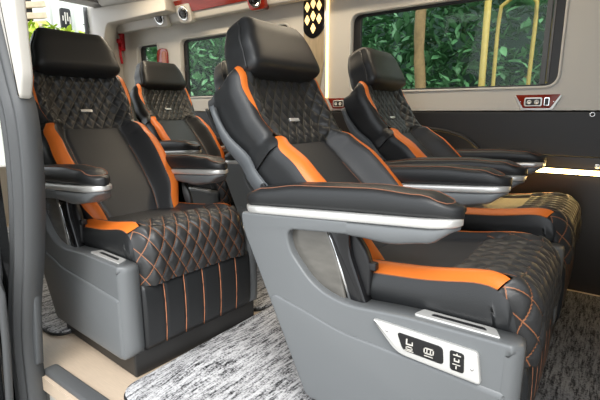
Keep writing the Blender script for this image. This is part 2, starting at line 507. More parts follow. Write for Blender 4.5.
    # seat belt buckle on the aisle side of the cushion
    P('belt_buckle', box(-0.50, -0.425, -0.306, -0.280, 0.56, 0.585, 0.006), M['black'])

    # ---- backrest
    cl = spline([(-0.475, 0, 0.490), (-0.630, 0, 0.662), (-0.768, 0, 0.788), (-0.890, 0, 0.902), (-0.960, 0, 0.985), (-1.000, 0, 1.062), (-1.022, 0, 1.118), (-1.036, 0, 1.162), (-1.060, 0, 1.190), (-1.100, 0, 1.197)], 81)
    nb = len(cl)
    barc = [0]
    for i in range(1, nb): barc.append(barc[-1] + (cl[i] - cl[i - 1]).length)
    BL = barc[-1]
    def bn(i):
        a = cl[max(0, i - 1)]; b = cl[min(nb - 1, i + 1)]; t = (b - a).normalized()
        return Vector((t.z, 0, -t.x))
    WST = 0.640                     # share of the height below the waist seam
    SF = lambda i: 0.6 * (barc[i] / BL) / WST if barc[i] / BL < WST else 0.6 + 0.4 * (barc[i] / BL - WST) / (1 - WST)
    W = lambda f: interp(f, [0, .18, .38, .52, .60, .72, .84, .93, 1.0], [.240, .288, .302, .294, .272, .288, .290, .276, .215])
    R = lambda f: interp(f, [0, .2, .42, .55, .61, .74, .9, 1.0], [.06, .090, .095, .075, .048, .046, .030, .010])
    OW = lambda f: interp(f, [0, .10, .30, .50, .585], [.034, .040, .042, .034, .012])          # lower orange width
    OU = lambda f: interp(f, [.60, .68, .80, .92, 1.0], [.004, .022, .034, .032, .026])         # upper orange width
    def bcols(f):
        w = W(f); r = R(f)
        low = f < 0.60
        ow = OW(f) if low else OU(f)
        t2 = w - (0.052 if low else 0.044); t1 = t2 - (interp(f, [0, .1, .4, .585], [.008, .018, .018, .010]) if low else interp(f, [.60, .74, .84, 1], [.0005, .0008, .006, .006]))
        return w, r, t1, t2
    def side_o(f):
        return interp(f, [0, .10, .30, .50, .5995], [.22, .30, .32, .28, .16]) if f < 0.6 else interp(f, [.6005, .72, .80, .92, 1.0], [.004, .006, .13, .18, .22])
    def bpt(i, t, side=None):
        """front surface at lateral t; side: 0..1 runs round the outer edge to the back"""
        f = SF(i); w, r, t1, t2 = bcols(f); a = abs(t); sg = -1 if t < 0 else 1
        tc = 0.150 * w / 0.28 if f < 0.6 else t1 - 0.11; back = interp(f, [0, .4, .55, .62, .75, .85, .92, 1], [-.10, -.105, -.095, -.085, -.110, -.115, -.105, -.045])
        n = bn(i)
        if side is None:
            d = r * sstep(tc, t2 - 0.012, a)
            d -= 0.006 * math.exp(-((a - tc) / 0.008) ** 2) if f < 0.575 else 0
            return cl[i] + n * d + Vector((0, t, 0))
        ed = 0.055
        if side < 0.5:
            an = side / 0.5 * PI / 2
            return cl[i] + n * (r - ed * (1 - math.cos(an))) + Vector((0, sg * (t2 + (w - t2) * math.sin(an)), 0))
        g = (side - 0.5) / 0.5
        return cl[i] + n * (r - ed + (back - (r - ed)) * g) + Vector((0, sg * (w - 0.012 * g), 0))
    iw = min(range(nb), key=lambda i: abs(SF(i) - 0.590))
    is1 = min(range(nb), key=lambda i: abs(SF(i) - 0.545)); is2 = min(range(nb), key=lambda i: abs(SF(i) - 0.615))
    # smooth centre with inner bolster faces
    rows = []
    for i in range(0, iw + 1):
        w, r, t1, t2 = bcols(SF(i) if i < iw else SF(i - 1))
        rows.append([bpt(i, -t1 + 2 * t1 * j / 64) for j in range(65)])
    bc = grid_obj('backrest_cushion', rows, M['leather_grey'], root)
    for sg in (-1, 1):
        pts = [bpt(i, sg * 0.150 * W(SF(i)) / 0.28) + bn(i) * 0.0005 for i in range(4, iw - 9)]
        obj('stitching', tube(pts, 0.0018, 5), M['thread_dim'], bc)
    # quilted shoulder panel
    rows, uvs = [], []
    for ii in range(iw * 2, (nb - 1) * 2 + 1):
        i0 = min(ii // 2, nb - 2); fr = ii / 2 - i0
        f = SF(i0) + (SF(i0 + 1) - SF(i0)) * fr
        w, r, t1, t2 = bcols(max(f, 0.601)); row, uvr = [], []
        for j in range(121):
            t = -t1 + 2 * t1 * j / 120
            p = bpt(i0, t).lerp(bpt(i0 + 1, t), fr)
            ar = barc[i0] + (barc[i0 + 1] - barc[i0]) * fr
            u, v = quilt(ar, t, 0.052, 0.076)
            e = min(1, (1 - abs(j - 60) / 60) * 12) * min(1, (ii - iw * 2) / 3)
            row.append(p + bn(i0) * (0.002 + 0.010 * qh(u, v) * e)); uvr.append((u, v))
        rows.append(row); uvs.append(uvr)
    qp = grid_obj('quilted_panel', rows, M['quilt_back'], root, uvs)
    ib = min(range(nb), key=lambda i: abs(SF(i) - 0.715))
    t_dir = (cl[ib + 1] - cl[ib - 1]).normalized(); c = cl[ib] + bn(ib) * 0.012
    bad = slab(roundpoly([(-0.032, -0.0075, 0.003), (0.032, -0.0075, 0.003), (0.032, 0.0075, 0.003), (-0.032, 0.0075, 0.003)], 3), 0.004, -0.006, 0.0015,
               frame=lambda a, b, d: tuple(c + Vector((0, a, 0)) + t_dir * b + bn(ib) * d))
    obj('name_badge', bad, M['silver'], qp)
    for sg in (-1, 1):
        for nm, lo, hi in (('orange_stripe', 0, iw), ('orange_stripe', iw + 1, nb - 1)):
            rows = []
            for i in range(lo, hi + 1):
                f = SF(i); f = min(f, 0.5995) if lo == 0 else max(f, 0.6005)
                w, r, t1, t2 = bcols(f)
                rows.append([bpt(i, sg * (t1 + (t2 - t1) * j / 3)) + bn(i) * 0.0006 for j in range(3)] + [bpt(i, sg * t2, side_o(f) * j / 8) + bn(i) * 0.0006 for j in range(9)])
            grid_obj(nm, rows, M['orange'], root)
        for nm, lo, hi, up in (('side_bolster', 0, is1, 0), ('waist_strap', is1, is2, 0.009), ('shoulder_bolster', is2, nb - 1, 0)):
            rows = []
            for i in range(lo, hi + 1):
                w, r, t1, t2 = bcols(SF(i)); rr = []
                for k in range(15):
                    so = side_o(SF(i)); p = bpt(i, sg * t2, so + (1 - so) * k / 14)
                    p = p + Vector((0, sg * up * min(1, k / 3), 0)) + bn(i) * up * 0.4
                    rr.append(p)
                rows.append(rr)
            grid_obj(nm, rows, M['leather'], root)
    # plastic back shell
    i_top = min(range(nb), key=lambda i: abs(SF(i) - 0.83))
    rings = []
    for i in range(2, i_top + 1, 2):
        f = SF(i); w = W(f) + 0.004; n = bn(i)
        e = 1 - 0.85 * sstep(0.60, 0.83, f)
        fl = interp(f, [0, .25, .55, .83], [-0.030, -0.040, -0.055, -0.10])
        poly = [(w - 0.012, fl - 0.03), (w + 0.008, fl), (w + 0.014, fl - 0.02), (w + 0.008, fl - 0.02 - 0.04 * e), (w - 0.05, fl - 0.03 - 0.07 * e), (0, fl - 0.04 - 0.075 * e)]
        poly = poly + [(-a, b) for a, b in poly[-2::-1]] + [(-(w - 0.03), fl - 0.015 - 0.03 * e), (0, fl - 0.025 - 0.045 * e), (w - 0.03, fl - 0.015 - 0.03 * e)]
        rings.append([tuple(cl[i] + n * b + Vector((0, a, 0))) for a, b in poly])
    bs = P('back_shell', loft(rings), M['backshell'])
    ib2 = min(range(nb), key=lambda i: abs(SF(i) - 0.47))
    for sg in (-1, 1):
        c2 = cl[ib2] + bn(ib2) * -0.066 + Vector((0, sg * (W(SF(ib2)) + 0.019), 0))
        obj('bolt', xf(lathe([(0.011, -0.004), (0.011, 0.004), (0.008, 0.007), (0.003, 0.003)], 14), Matrix.Translation(c2) @ Matrix.Rotation(-sg * PI / 2, 4, 'X')), M['black'], bs)

    # ---- headrest: winged pillow leaning back
    hb = Vector((-1.035, 0, 1.160)); up = Vector((-0.40, 0, 0.916)).normalized(); fw = Vector((up.z, 0, -up.x))
    rings = []
    nh = 22
    for k in range(nh + 1):
        f = k / nh; h = 0.242 * f
        s = min(1, math.sqrt(max(0, 1 - (1 - min(1, f / 0.12)) ** 2))) * min(1, math.sqrt(max(0, 1 - (1 - min(1, (1 - f) / 0.10)) ** 2)))
        s = max(s, 0.02)
        wid = interp(f, [0, .12, .45, 1], [.216, .224, .212, .168]); dep = interp(f, [0, .2, .7, 1], [.080, .090, .084, .064])
        c0 = hb + up * h
        ring = []
        for a, b in sring(52, 1, 1, 5.5):
            ea = wid * (0.86 + 0.14 * s) if s < 1 else wid
            eb = dep * (0.25 + 0.75 * s) if s < 1 else dep
            wing = 0.014 * abs(a) ** 3 if b > 0 else 0
            ring.append(tuple(c0 + Vector((0, a * ea, 0)) + fw * (b * eb + wing)))
        rings.append(ring)
    hd = P('headrest', loft(rings), M['leather'])
    # welt seams either side of the face
    for sg in (-1, 1):
        pts = []
        for k in range(2, nh - 1):
            f = k / nh; wid = interp(f, [0, .12, .45, 1], [.216, .224, .212, .168]); dep = interp(f, [0, .2, .7, 1], [.080, .090, .084, .064])
            pts.append(hb + up * (0.242 * f) + Vector((0, sg * (wid + 0.001), 0)) + fw * (dep * 0.45))
        obj('welt', tube(pts, 0.005, 6), M['leather'], hd)
    for sg in (-1, 1):
        P('headrest_post', tube([(-1.06, sg * 0.075, 1.15), (-1.075, sg * 0.075, 1.20)], 0.009, 8), M['chrome'])
    return root

def copy_tree(o, parent=None):
    c = o.copy(); COL.objects.link(c)
    if parent is not None: c.parent = parent
    for ch in o.children: copy_tree(ch, c)
    return c

SG = 'captain seats'
BACK = ('backrest_cushion', 'quilted_panel', 'orange_stripe', 'side_bolster', 'waist_strap', 'shoulder_bolster', 'back_shell', 'headrest', 'headrest_post')
seatB = thing('captain_seat', 'large black and orange captain seat in the foreground with a silver button panel', 'seat', (-0.12, 1.45, 0.012), 0, SG)
make_seat(seatB)
places = [('black and orange captain seat at the left with its striped front panel in view', (-1.415, 1.210, 0.0), -3.0),
          ('black and orange captain seat beside the big window behind the foreground seat', (-0.12, 2.42, 0.012), 0),
          ('captain seat beside the far wall, almost wholly hidden behind the foreground seat', (-1.22, 2.42, 0.012), 0),
          ('rearmost captain seat near the small far window, its back looking brown in warm light', (-2.28, 2.45, 0.012), 0)]
for lab, loc, rz in places:
    c = copy_tree(seatB); c.location = loc; c.rotation_euler = (0, 0, math.radians(rz)); c['label'] = lab
    lift, tilt = {'-1.4': (0.020, 4.0), '-2.2': (0.0, 5.0)}.get(str(loc[0])[:4], (0, 0))
    for ch in c.children:                       # the two rear seats sit more upright, their headrests a little higher
        base = ch.name.split('.')[0]
        if tilt and base in BACK:
            pv = Vector((-0.50, 0, 0.55))
            ch.matrix_local = Matrix.Translation((0.0, 0, 0.020 + (lift if base.startswith('headrest') else 0))) @ Matrix.Translation(pv) @ Matrix.Rotation(math.radians(tilt), 4, 'Y') @ Matrix.Translation(-pv)

# button panel on the foreground seat only
fr = lambda a, b, d: (a + 0.03, d, b)
yo = -(HW + 0.001)
pl = slab(roundpoly([(-0.425, 0.447, 0.012), (-0.128, 0.440, 0.012), (-0.115, 0.352, 0.012), (-0.345, 0.365, 0.03)], 5), -(HW + 0.013), -(HW - 0.01), 0.005, frame=fr)
cpo = obj('control_panel', pl, M['silver'], seatB)
def on_panel(nm, pts, m, d0, d1=None, r=0.001):
    return obj(nm, slab(pts, -(HW + d0), -(HW + (d1 if d1 is not None else 0.006)), r, frame=fr), m, cpo)
on_panel('switch_plate', roundpoly([(-0.345, 0.432, 0.012), (-0.215, 0.428, 0.012), (-0.210, 0.378, 0.012), (-0.325, 0.383, 0.012)], 5), M['blackgloss'], 0.0155)
on_panel('switch_plate', roundpoly([(-0.197, 0.428, 0.008), (-0.160, 0.427, 0.008), (-0.157, 0.372, 0.008), (-0.193, 0.373, 0.008)], 5), M['blackgloss'], 0.0155)
def icon(pieces):
    return merge(*[box(x0 + 0.03, x1 + 0.03, -(HW + 0.0168), -(HW + 0.014), z0, z1) for x0, x1, z0, z1 in pieces])
def ringbox(x, z, a, b, w): return [(x - a, x + a, z - b, z - b + w), (x - a, x + a, z + b - w, z + b), (x - a, x - a + w, z - b, z + b), (x + a - w, x + a, z - b, z + b)]
# recline pictogram (seat back, seat, lever), heating pictogram (round dial with bars), footrest arrows
obj('switch_icon', icon([(-.316, -.312, .404, .421), (-.312, -.296, .404, .4075), (-.299, -.296, .4075, .415)] + ringbox(-.306, .3945, .010, .005, .0025) + [(-.319, -.293, .3855, .3875)]), M['white'], cpo, smooth=False)
obj('switch_icon', icon(ringbox(-.251, .404, .014, .009, .003) + [(-.257, -.2545, .397, .411), (-.2475, -.245, .397, .411), (-.263, -.239, .388, .390)]), M['white'], cpo, smooth=False)
obj('switch_icon', icon([(-.187, -.167, .417, .4195), (-.1785, -.1755, .4195, .4235), (-.184, -.181, .400, .409), (-.181, -.170, .400, .403), (-.173, -.170, .403, .409), (-.187, -.167, .391, .393), (-.1785, -.1755, .380, .388)]), M['white'], cpo, smooth=False)
for x, z in ((-0.375, 0.425), (-0.138, 0.392)):
    obj('screw', xf(lathe([(0.004, 0), (0.004, 0.002), (0.002, 0.003)], 10), Matrix.Translation((x + 0.03, -(HW + 0.013), z)) @ Matrix.Rotation(PI / 2, 4, 'X')), M['chrome'], cpo)

# ------------------------------------------------------------------ the van: floor, walls, ceiling
YW = 2.95
struct(obj('floor', box(-5.2, 1.6, 0.66, 3.02, -0.06, 0.0), M['wood'], smooth=False), 'beige wood-look vinyl floor of the van', 'floor')

def rug(name, x0, x1, y0, y1, label, rcorner=0.08, wave=True, m='rug'):
    nx, ny = 110, 80
    rows = []
    for i in range(nx + 1):
        row = []
        for j in range(ny + 1):
            x = x0 + (x1 - x0) * i / nx; y = y0 + (y1 - y0) * j / ny
            # round the corners
            dx = min(x - x0, x1 - x); dy = min(y - y0, y1 - y)
            if dx < rcorner and dy < rcorner:
                qx, qy = rcorner - dx, rcorner - dy; L = math.hypot(qx, qy); mx = max(qx, qy)
                if L > 0:
                    k = mx / L; cx = (x0 + rcorner) if x - x0 < x1 - x else x1 - rcorner; cy = (y0 + rcorner) if y - y0 < y1 - y else y1 - rcorner
                    x = cx + (x - cx) * k; y = cy + (y - cy) * k
            z = 0.012
            if wave:
                g = math.exp(-((x + 1.27) / 0.10) ** 2 - ((y - 1.12) / 0.22) ** 2)
                z += 0.030 * g + 0.004 * math.sin(x * 21 + y * 9) * sstep(0, 0.2, min(dx, dy))
                if min(dx, dy) < 1e-6: z = 0.010
            row.append((x, y, z))
        rows.append(row)
    o = grid_obj(name, rows, M[m], None)
    md = o.modifiers.new('t', 'SOLIDIFY'); md.thickness = 0.009; md.offset = -1
    edge = [rows[i][0] for i in range(0, nx + 1)] + [rows[nx][j] for j in range(1, ny + 1)] + [rows[i][ny] for i in range(nx - 1, -1, -1)] + [rows[0][j] for j in range(ny - 1, 0, -1)]
    edge = [(p[0], p[1], max(0.008, p[2] - 0.003)) for p in edge]
    obj('binding', tube(edge, 0.0075, 6, closed=True), M['black'], o)
    return tag(o, label, 'rug')
rug('floor_rug', -1.408, -0.42, 0.77, 2.88, 'pale grey streaked rug with black binding between the left and foreground seats')
rug('floor_rug', -0.41, 0.95, 0.77, 2.86, 'grey streaked rug on the floor at the right edge, darkened for shade', wave=False, m='rug_shaded')
rug('floor_rug', -2.01, -1.42, 1.60, 2.88, 'strip of grey rug in the aisle behind the striped seat front', wave=False)
rug('floor_rug', -4.4, -2.02, 0.84, 2.88, 'streaked rug at the rear behind the seat nearest the rear door', wave=False)

# wall with rounded window openings (outline + holes filled from a 2-D curve)
def plate_with_holes(name, outer, holes, thick, m, bevel=0.006, frame=None, parent=None):
    cu = bpy.data.curves.new(name, 'CURVE'); cu.dimensions = '2D'; cu.fill_mode = 'BOTH'
    for pl in [outer] + holes:
        sp = cu.splines.new('POLY'); sp.points.add(len(pl) - 1); sp.use_cyclic_u = True
        for q, p in zip(sp.points, pl): q.co = (p[0], p[1], 0, 1)
    cu.extrude = thick / 2; cu.bevel_depth = bevel; cu.offset = -bevel; cu.bevel_resolution = 2
    tmp = bpy.data.objects.new(name + '_c', cu)
    me = bpy.data.meshes.new_from_object(tmp, depsgraph=None) if False else tmp.to_mesh().copy()
    tmp.to_mesh_clear(); bpy.data.objects.remove(tmp)
    me.materials.clear()
    me.transform(frame if frame else Matrix.Rotation(PI / 2, 4, 'X'))
    o = link(name, me, m, parent, None)
    return o
def rrect(x0, x1, z0, z1, r, n=7): return roundpoly([(x0, z0, r), (x1, z0, r), (x1, z1, r), (x0, z1, r)], n)

RX = Matrix.Translation((0, YW + 0.04, 0)) @ Matrix.Rotation(PI / 2, 4, 'X')
wins = [(-4.31, -3.95), (-3.60, -2.235), (-1.672, -0.305)]
ZB, ZT = 1.196, 1.752
o = plate_with_holes('wall_left', rrect(-5.0, 1.6, 1.052, 2.12, 0.001), [rrect(a, b, ZB, ZT, 0.075 if b - a > 0.5 else 0.06) for a, b in wins], 0.07, M['white'], 0.008, RX)
struct(o, 'cream plastic upper side wall with three windows', 'wall')
# moulded surround, frame, pane of each window
for k, (a, b) in enumerate(wins):
    wn = thing('window_%d' % (k + 1), ['small dark-framed side window near the rear', 'dark-framed side window left of the amber pillar', 'big side window with a black frame behind the right-hand seats'][k], 'window', ((a + b) / 2, YW + 0.02, ZB))
    wn['kind'] = 'structure'
    def lm(dx=0, dy=0): return Matrix.Translation((-(a + b) / 2, dy, -ZB)) @ Matrix.Rotation(PI / 2, 4, 'X')
    r = 0.075 if b - a > 0.5 else 0.06
    plate_with_holes('surround', rrect(a - 0.012, b + 0.012, ZB - 0.012, ZT + 0.012, r + 0.012), [rrect(a + 0.004, b - 0.004, ZB + 0.004, ZT - 0.004, r - 0.004)], 0.05, M['cream'], 0.006, lm(0, 0.0), wn)
    plate_with_holes('window_frame', rrect(a + 0.002, b - 0.002, ZB + 0.002, ZT - 0.002, r - 0.002), [rrect(a + (0.062 if k != 1 else 0.05), b - 0.055, ZB + 0.016, ZT - 0.022, 0.03)], 0.02, M['black'], 0.004, lm(0, 0.030), wn)
    obj('pane', box(a + 0.02 - (a + b) / 2, b - 0.02 - (a + b) / 2, 0.028, 0.033, 0.012, ZT - ZB - 0.012), M['glass'], wn, smooth=False)
    if k: obj('latch', box(a + 0.022 - (a + b) / 2, a + 0.048 - (a + b) / 2, 0.000, 0.02, 0.25, 0.31, 0.006), M['black'], wn)
    if k == 2:
        obj('sash_bar', box(b - 0.10 - (a + b) / 2, b - 0.07 - (a + b) / 2, 0.005, 0.03, 0.016, ZT - ZB - 0.02, 0.004), M['jamb'], wn)
        obj('side_curtain', grid_and := loft([[(b - (a + b) / 2 - 0.068 + 0.008 * i, 0.022 + 0.004 * math.sin(i * 2.2) + dd, z) for i in range(7)] + [(b - (a + b) / 2 - 0.068 + 0.008 * i, 0.028 + 0.004 * math.sin(i * 2.2) + dd, z) for i in range(6, -1, -1)] for z, dd in ((0.03, 0), (0.25, 0.001), (0.53, 0))]), M['curtain'], wn)

# black lower wall panels
o = obj('trim_1', box(-5.0, 1.6, YW - 0.02, YW + 0.05, 0.80, 1.052, 0.006), M['wallblack'], smooth=False); struct(o, 'black padded band of the side wall under the windows', 'wall panel')
o = obj('trim_2', box(-5.0, 1.6, YW - 0.012, YW + 0.05, 0.0, 0.797, 0.004), M['wallbrown'], smooth=False); struct(o, 'dark lower side wall panel below the light strip', 'wall panel')
led = thing('light_strip', 'glowing warm horizontal light strip on the dark lower side wall', 'light strip', (-0.6, YW - 0.012, 0.712))
obj('channel', box(-1.6, 2.1, -0.010, 0.004, -0.018, 0.018, 0.003), M['black'], led)
obj('diffuser', box(-1.59, 2.09, -0.022, -0.008, -0.013, 0.013, 0.004), M['led'], led)
# handle arch behind the right-hand far seat
hd = spline([(-1.05, YW - 0.035, 0.945), (-0.90, YW - 0.045, 0.925), (-0.78, YW - 0.045, 0.885), (-0.69, YW - 0.035, 0.815)], 18)
tag(obj('grab_handle', tube([(-1.06, YW - 0.015, 0.945)] + hd + [(-0.67, YW - 0.008, 0.800)], 0.011, 8), M['black']), 'curved black handle rail on the black wall behind the far right seat', 'handle')
for x, z, lab in ((-0.062, 0.752, 'small silver button above the glowing strip at the right edge'), (-0.118, 1.037, 'round dark button on the black wall band near the right edge')):
    t = thing('wall_button', lab, 'button', (x, YW - 0.02, z))
    obj('button_ring', xf(lathe([(0.014, 0), (0.014, 0.006), (0.011, 0.009), (0.009, 0.006)], 16), Matrix.Rotation(PI / 2, 4, 'X')), M['chrome'], t)
    obj('button_cap', xf(lathe([(0.009, 0.0), (0.009, 0.008), (0.004, 0.011)], 14), Matrix.Rotation(PI / 2, 4, 'X')), M['blackgloss'] if z > 1 else M['silver'], t)
tag(obj('wall_hook', tube(spline([(-0.235, YW - 0.012, 0.405), (-0.215, YW - 0.05, 0.400), (-0.165, YW - 0.055, 0.404), (-0.150, YW - 0.012, 0.415)], 14), 0.006, 6), M['chrome']), 'small metal hook low on the dark wall beside the far seat cushion', 'hook')

# socket panels on the wall
def socket_panel(xc, zc, label):
    t = thing('socket_panel', label, 'control panel', (xc, YW + 0.003, zc), 0, 'wall socket panels')
    f2 = lambda a, b, d: (a, d, b)
    obj('bezel', slab(roundpoly([(-0.128, 0.042, 0.008), (0.128, 0.042, 0.008), (0.082, -0.046, 0.008), (-0.082, -0.046, 0.008)], 4), -0.014, 0.0, 0.004, frame=f2), M['silver'], t)
    obj('wood_inlay', slab(roundpoly([(-0.118, 0.046, 0.006), (0.118, 0.046, 0.006), (0.072, -0.032, 0.008), (-0.072, -0.032, 0.008)], 4), -0.018, -0.010, 0.003, frame=f2), M['mahogany'], t)
    obj('socket_frame', slab(rrect(-0.068, 0.028, -0.022, 0.030, 0.012), -0.022, -0.014, 0.003, frame=f2), M['silver'], t)
    obj('socket_face', slab(rrect(-0.060, 0.020, -0.015, 0.023, 0.008), -0.0235, -0.018, 0.001, frame=f2), M['plinth'], t)
    for x in (-0.040, -0.001):
        obj('socket', xf(lathe([(0.013, 0), (0.013, 0.003), (0.009, 0.004), (0.008, 0.002)], 16), Matrix.Translation((x, -0.0225, 0.003)) @ Matrix.Rotation(PI / 2, 4, 'X')), M['silver'], t)
    sw = obj('switch', slab(rrect(0.036, 0.066, -0.020, 0.030, 0.008), -0.022, -0.014, 0.002, frame=f2), M['chrome'], t)
    obj('switch_rocker', slab(rrect(0.041, 0.061, -0.014, 0.024, 0.005), -0.0245, -0.018, 0.002, frame=f2), M['plinth'], sw)
    for x in (-0.088, 0.086):
        obj('screw', xf(lathe([(0.004, 0), (0.004, 0.002), (0.002, 0.003)], 8), Matrix.Translation((x, -0.0175, 0.005)) @ Matrix.Rotation(PI / 2, 4, 'X')), M['chrome'], t)
socket_panel(-0.400, 1.105, 'red wood and silver socket panel under the right end of the big window')
socket_panel(-1.74, 1.110, 'red wood and silver socket panel left of the big window, half hidden by a headrest')

# pillar lamp with diamond cells between the windows
pil = thing('pillar_lamp', 'amber pillar lamp with glowing diamond cells between the two larger windows', 'lamp', (-1.995, YW, 1.20))
f2 = lambda a, b, d: (a, d, b)
obj('backing', slab(roundpoly([(-0.095, 0.70, 0.02), (0.092, 0.70, 0.02), (0.092, 0.46, 0.06), (0.02, 0.415, 0.03), (-0.03, 0.415, 0.03), (-0.095, 0.46, 0.06)], 4), -0.020, 0.004, 0.004, frame=f2), M['blackgloss'], pil)
cells = [(-0.055, 0.645), (0.0, 0.665), (0.055, 0.645), (-0.055, 0.550), (0.0, 0.575), (0.055, 0.550), (0.0, 0.485)]
for x, z in cells:
    obj('lamp_cell', slab(roundpoly([(x, z + 0.040, 0.008), (x + 0.024, z, 0.008), (x, z - 0.040, 0.008), (x - 0.024, z, 0.008)], 3), -0.028, -0.016, 0.004, frame=f2), M['lamp'], pil)
obj('wood_panel', slab(roundpoly([(-0.098, 0.47, 0.01), (0.098, 0.47, 0.01), (0.098, 0.25, 0.05), (0.055, 0.02, 0.01), (-0.03, 0.02, 0.01), (-0.098, 0.25, 0.05)], 5), -0.012, 0.006, 0.004, frame=f2), mat('gold_grain_panel', (0.42, 0.33, 0.21), 0.35, var=0.35, scale=7, stretch=(9, 9, 1.5), coat=0.3), pil)
vs = thing('light_strip', 'thin vertical warm light strip on the wall left of the big window', 'light strip', (-1.872, YW, 1.16))
obj('channel', box(-0.022, -0.006, -0.02, 0.006, 0.0, 0.80, 0.003), M['silver'], vs)
obj('diffuser', box(-0.006, 0.010, -0.016, 0.006, 0.0, 0.80, 0.003), emit('warm_led_vertical', (1.0, 0.66, 0.25), 3.2), vs)
# wood sconce between the small and the middle window
sc = thing('wall_sconce', 'arched red-brown wood sconce between the small and the middle window', 'sconce', (-3.875, YW, 1.25))
obj('backplate', slab(roundpoly([(-0.085, 0, 0.02), (0.085, 0, 0.02), (0.085, 0.44, 0.07), (-0.085, 0.44, 0.07)], 6), -0.02, 0.004, 0.006, frame=f2), M['mahogany'], sc)
obj('lens', slab(roundpoly([(0.005, 0.02, 0.02), (0.070, 0.02, 0.02), (0.070, 0.41, 0.05), (0.005, 0.41, 0.03)], 6), -0.028, -0.012, 0.006, frame=f2), mat('amber_lens', (0.42, 0.13, 0.05), 0.2), sc)
# red emergency hammer on the rear end of the wall
hm = thing('emergency_hammer', 'red emergency hammer in its holder on the far wall near the rear door', 'hammer', (-4.575, YW, 1.60))
obj('holder', box(-0.055, 0.045, -0.035, 0.006, 0.12, 0.30, 0.012), M['red'], hm)
obj('hammer_head', box(-0.045, 0.05, -0.06, -0.03, 0.20, 0.245, 0.01), M['red'], hm)
obj('handle', tube([(0.0, -0.045, 0.20), (0.01, -0.045, 0.06), (0.02, -0.04, -0.02)], 0.014, 8), M['red'], hm)
obj('sign_plate', box(-0.035, 0.0, -0.038, -0.03, 0.235, 0.285, 0.004), M['white'], hm)

# ceiling, duct along the far side and its red vent rail
struct(obj('ceiling', box(-4.62, 1.6, 0.62, 3.0, 2.16, 2.24), M['ceiling'], smooth=False), 'grey van ceiling', 'ceiling')
f3 = lambda a, b, d: (d, a, b)
duct = slab(roundpoly([(2.79, 1.868, 0.02), (2.95, 1.900, 0.0), (2.95, 2.16, 0.0), (2.58, 2.16, 0.0), (2.755, 1.945, 0.03)], 5), -4.40, 1.6, 0.002, frame=f3)
struct(obj('trim_3', duct, M['cream'], smooth=False), 'cream air duct along the top of the far side wall', 'duct')
rail = thing('vent_rail', 'red glossy wood rail with three round air vents along the ceiling duct', 'vent rail', (0, 0, 0))
rp = roundpoly([(2.752, 1.920, 0.01), (2.768, 1.955, 0.0), (2.706, 2.030, 0.0), (2.690, 2.020, 0.01)], 3)
obj('wood_strip', slab(rp, -3.36, 0.6, 0.004, frame=f3), M['mahogany'], rail, smooth=False)
obj('light_line', tube([(-3.78, 2.692, 2.042), (0.6, 2.692, 2.042)], 0.011, 8), M['led_soft'], rail)
for x, hm_ in ((-3.61, 'cream'), (-3.265, 'cream'), (-2.415, 'mahogany'), (-1.4, 'mahogany')):
    mt = Matrix.Translation((x, 2.735, 1.920)) @ Matrix.Rotation(math.radians(112), 4, 'X')
    hs = obj('vent_housing', slab(roundpoly([(x - 0.080, 1.845, 0.03), (x + 0.080, 1.845, 0.03), (x + 0.10, 1.99, 0.02), (x - 0.10, 1.99, 0.02)], 4), 2.735, 2.79, 0.006, frame=lambda a, b, d: (a, d + 0.02 - 0.35 * (b - 1.858), b)), M[hm_], rail)
    obj('vent_ring', xf(lathe([(0.064, -0.01), (0.064, 0.010), (0.056, 0.020), (0.048, 0.010)], 24), mt), M['chrome'], hs)
    obj('vent_core', xf(merge(lathe([(0.049, 0.0), (0.049, 0.008), (0.020, 0.014)], 20), *[box(-0.040, 0.040, -0.002 + q, 0.002 + q, 0.008, 0.018) for q in (-0.02, 0, 0.02)]), mt), M['blackgloss'], hs)

# rear end: header beam, corner bracket, door frame
hdr = slab(roundpoly([(-4.62, 2.13, 0.01), (-4.40, 2.13, 0.01), (-4.40, 2.17, 0.0), (-4.62, 2.17, 0.0)], 3), 0.62, 3.0, 0.002, frame=f2)
struct(obj('trim_4', hdr, M['ceiling'], smooth=False), 'grey header over the rear opening', 'header')
brk = slab(roundpoly([(-4.56, 2.10, 0.01), (-3.35, 2.04, 0.01), (-3.35, 1.93, 0.02), (-4.30, 1.93, 0.06), (-4.42, 1.62, 0.04), (-4.56, 1.58, 0.02)], 5), 2.60, 2.72, 0.008, frame=f2)
struct(obj('trim_5', brk, M['cream'], smooth=True), 'light corner beam at the rear of the far wall', 'beam')
struct(obj('wall_rear', merge(box(-4.72, -4.60, 2.655, 3.0, 0.0, 2.16), box(-4.72, -4.60, 0.62, 0.80, 0.0, 2.10), box(-4.72, -4.60, 0.62, 3.0, 0.0, 0.55)), M['white'], smooth=False), 'white rear frame around the open rear doorway', 'wall')
tag(obj('door_seal', tube(spline([(-4.73, 2.635, 0.55), (-4.73, 2.635, 1.2), (-4.73, 2.635, 1.85), (-4.73, 2.635, 2.14)], 30), 0.022, 8), M['rubber']), 'black rubber seal along the rear doorway edge', 'seal')

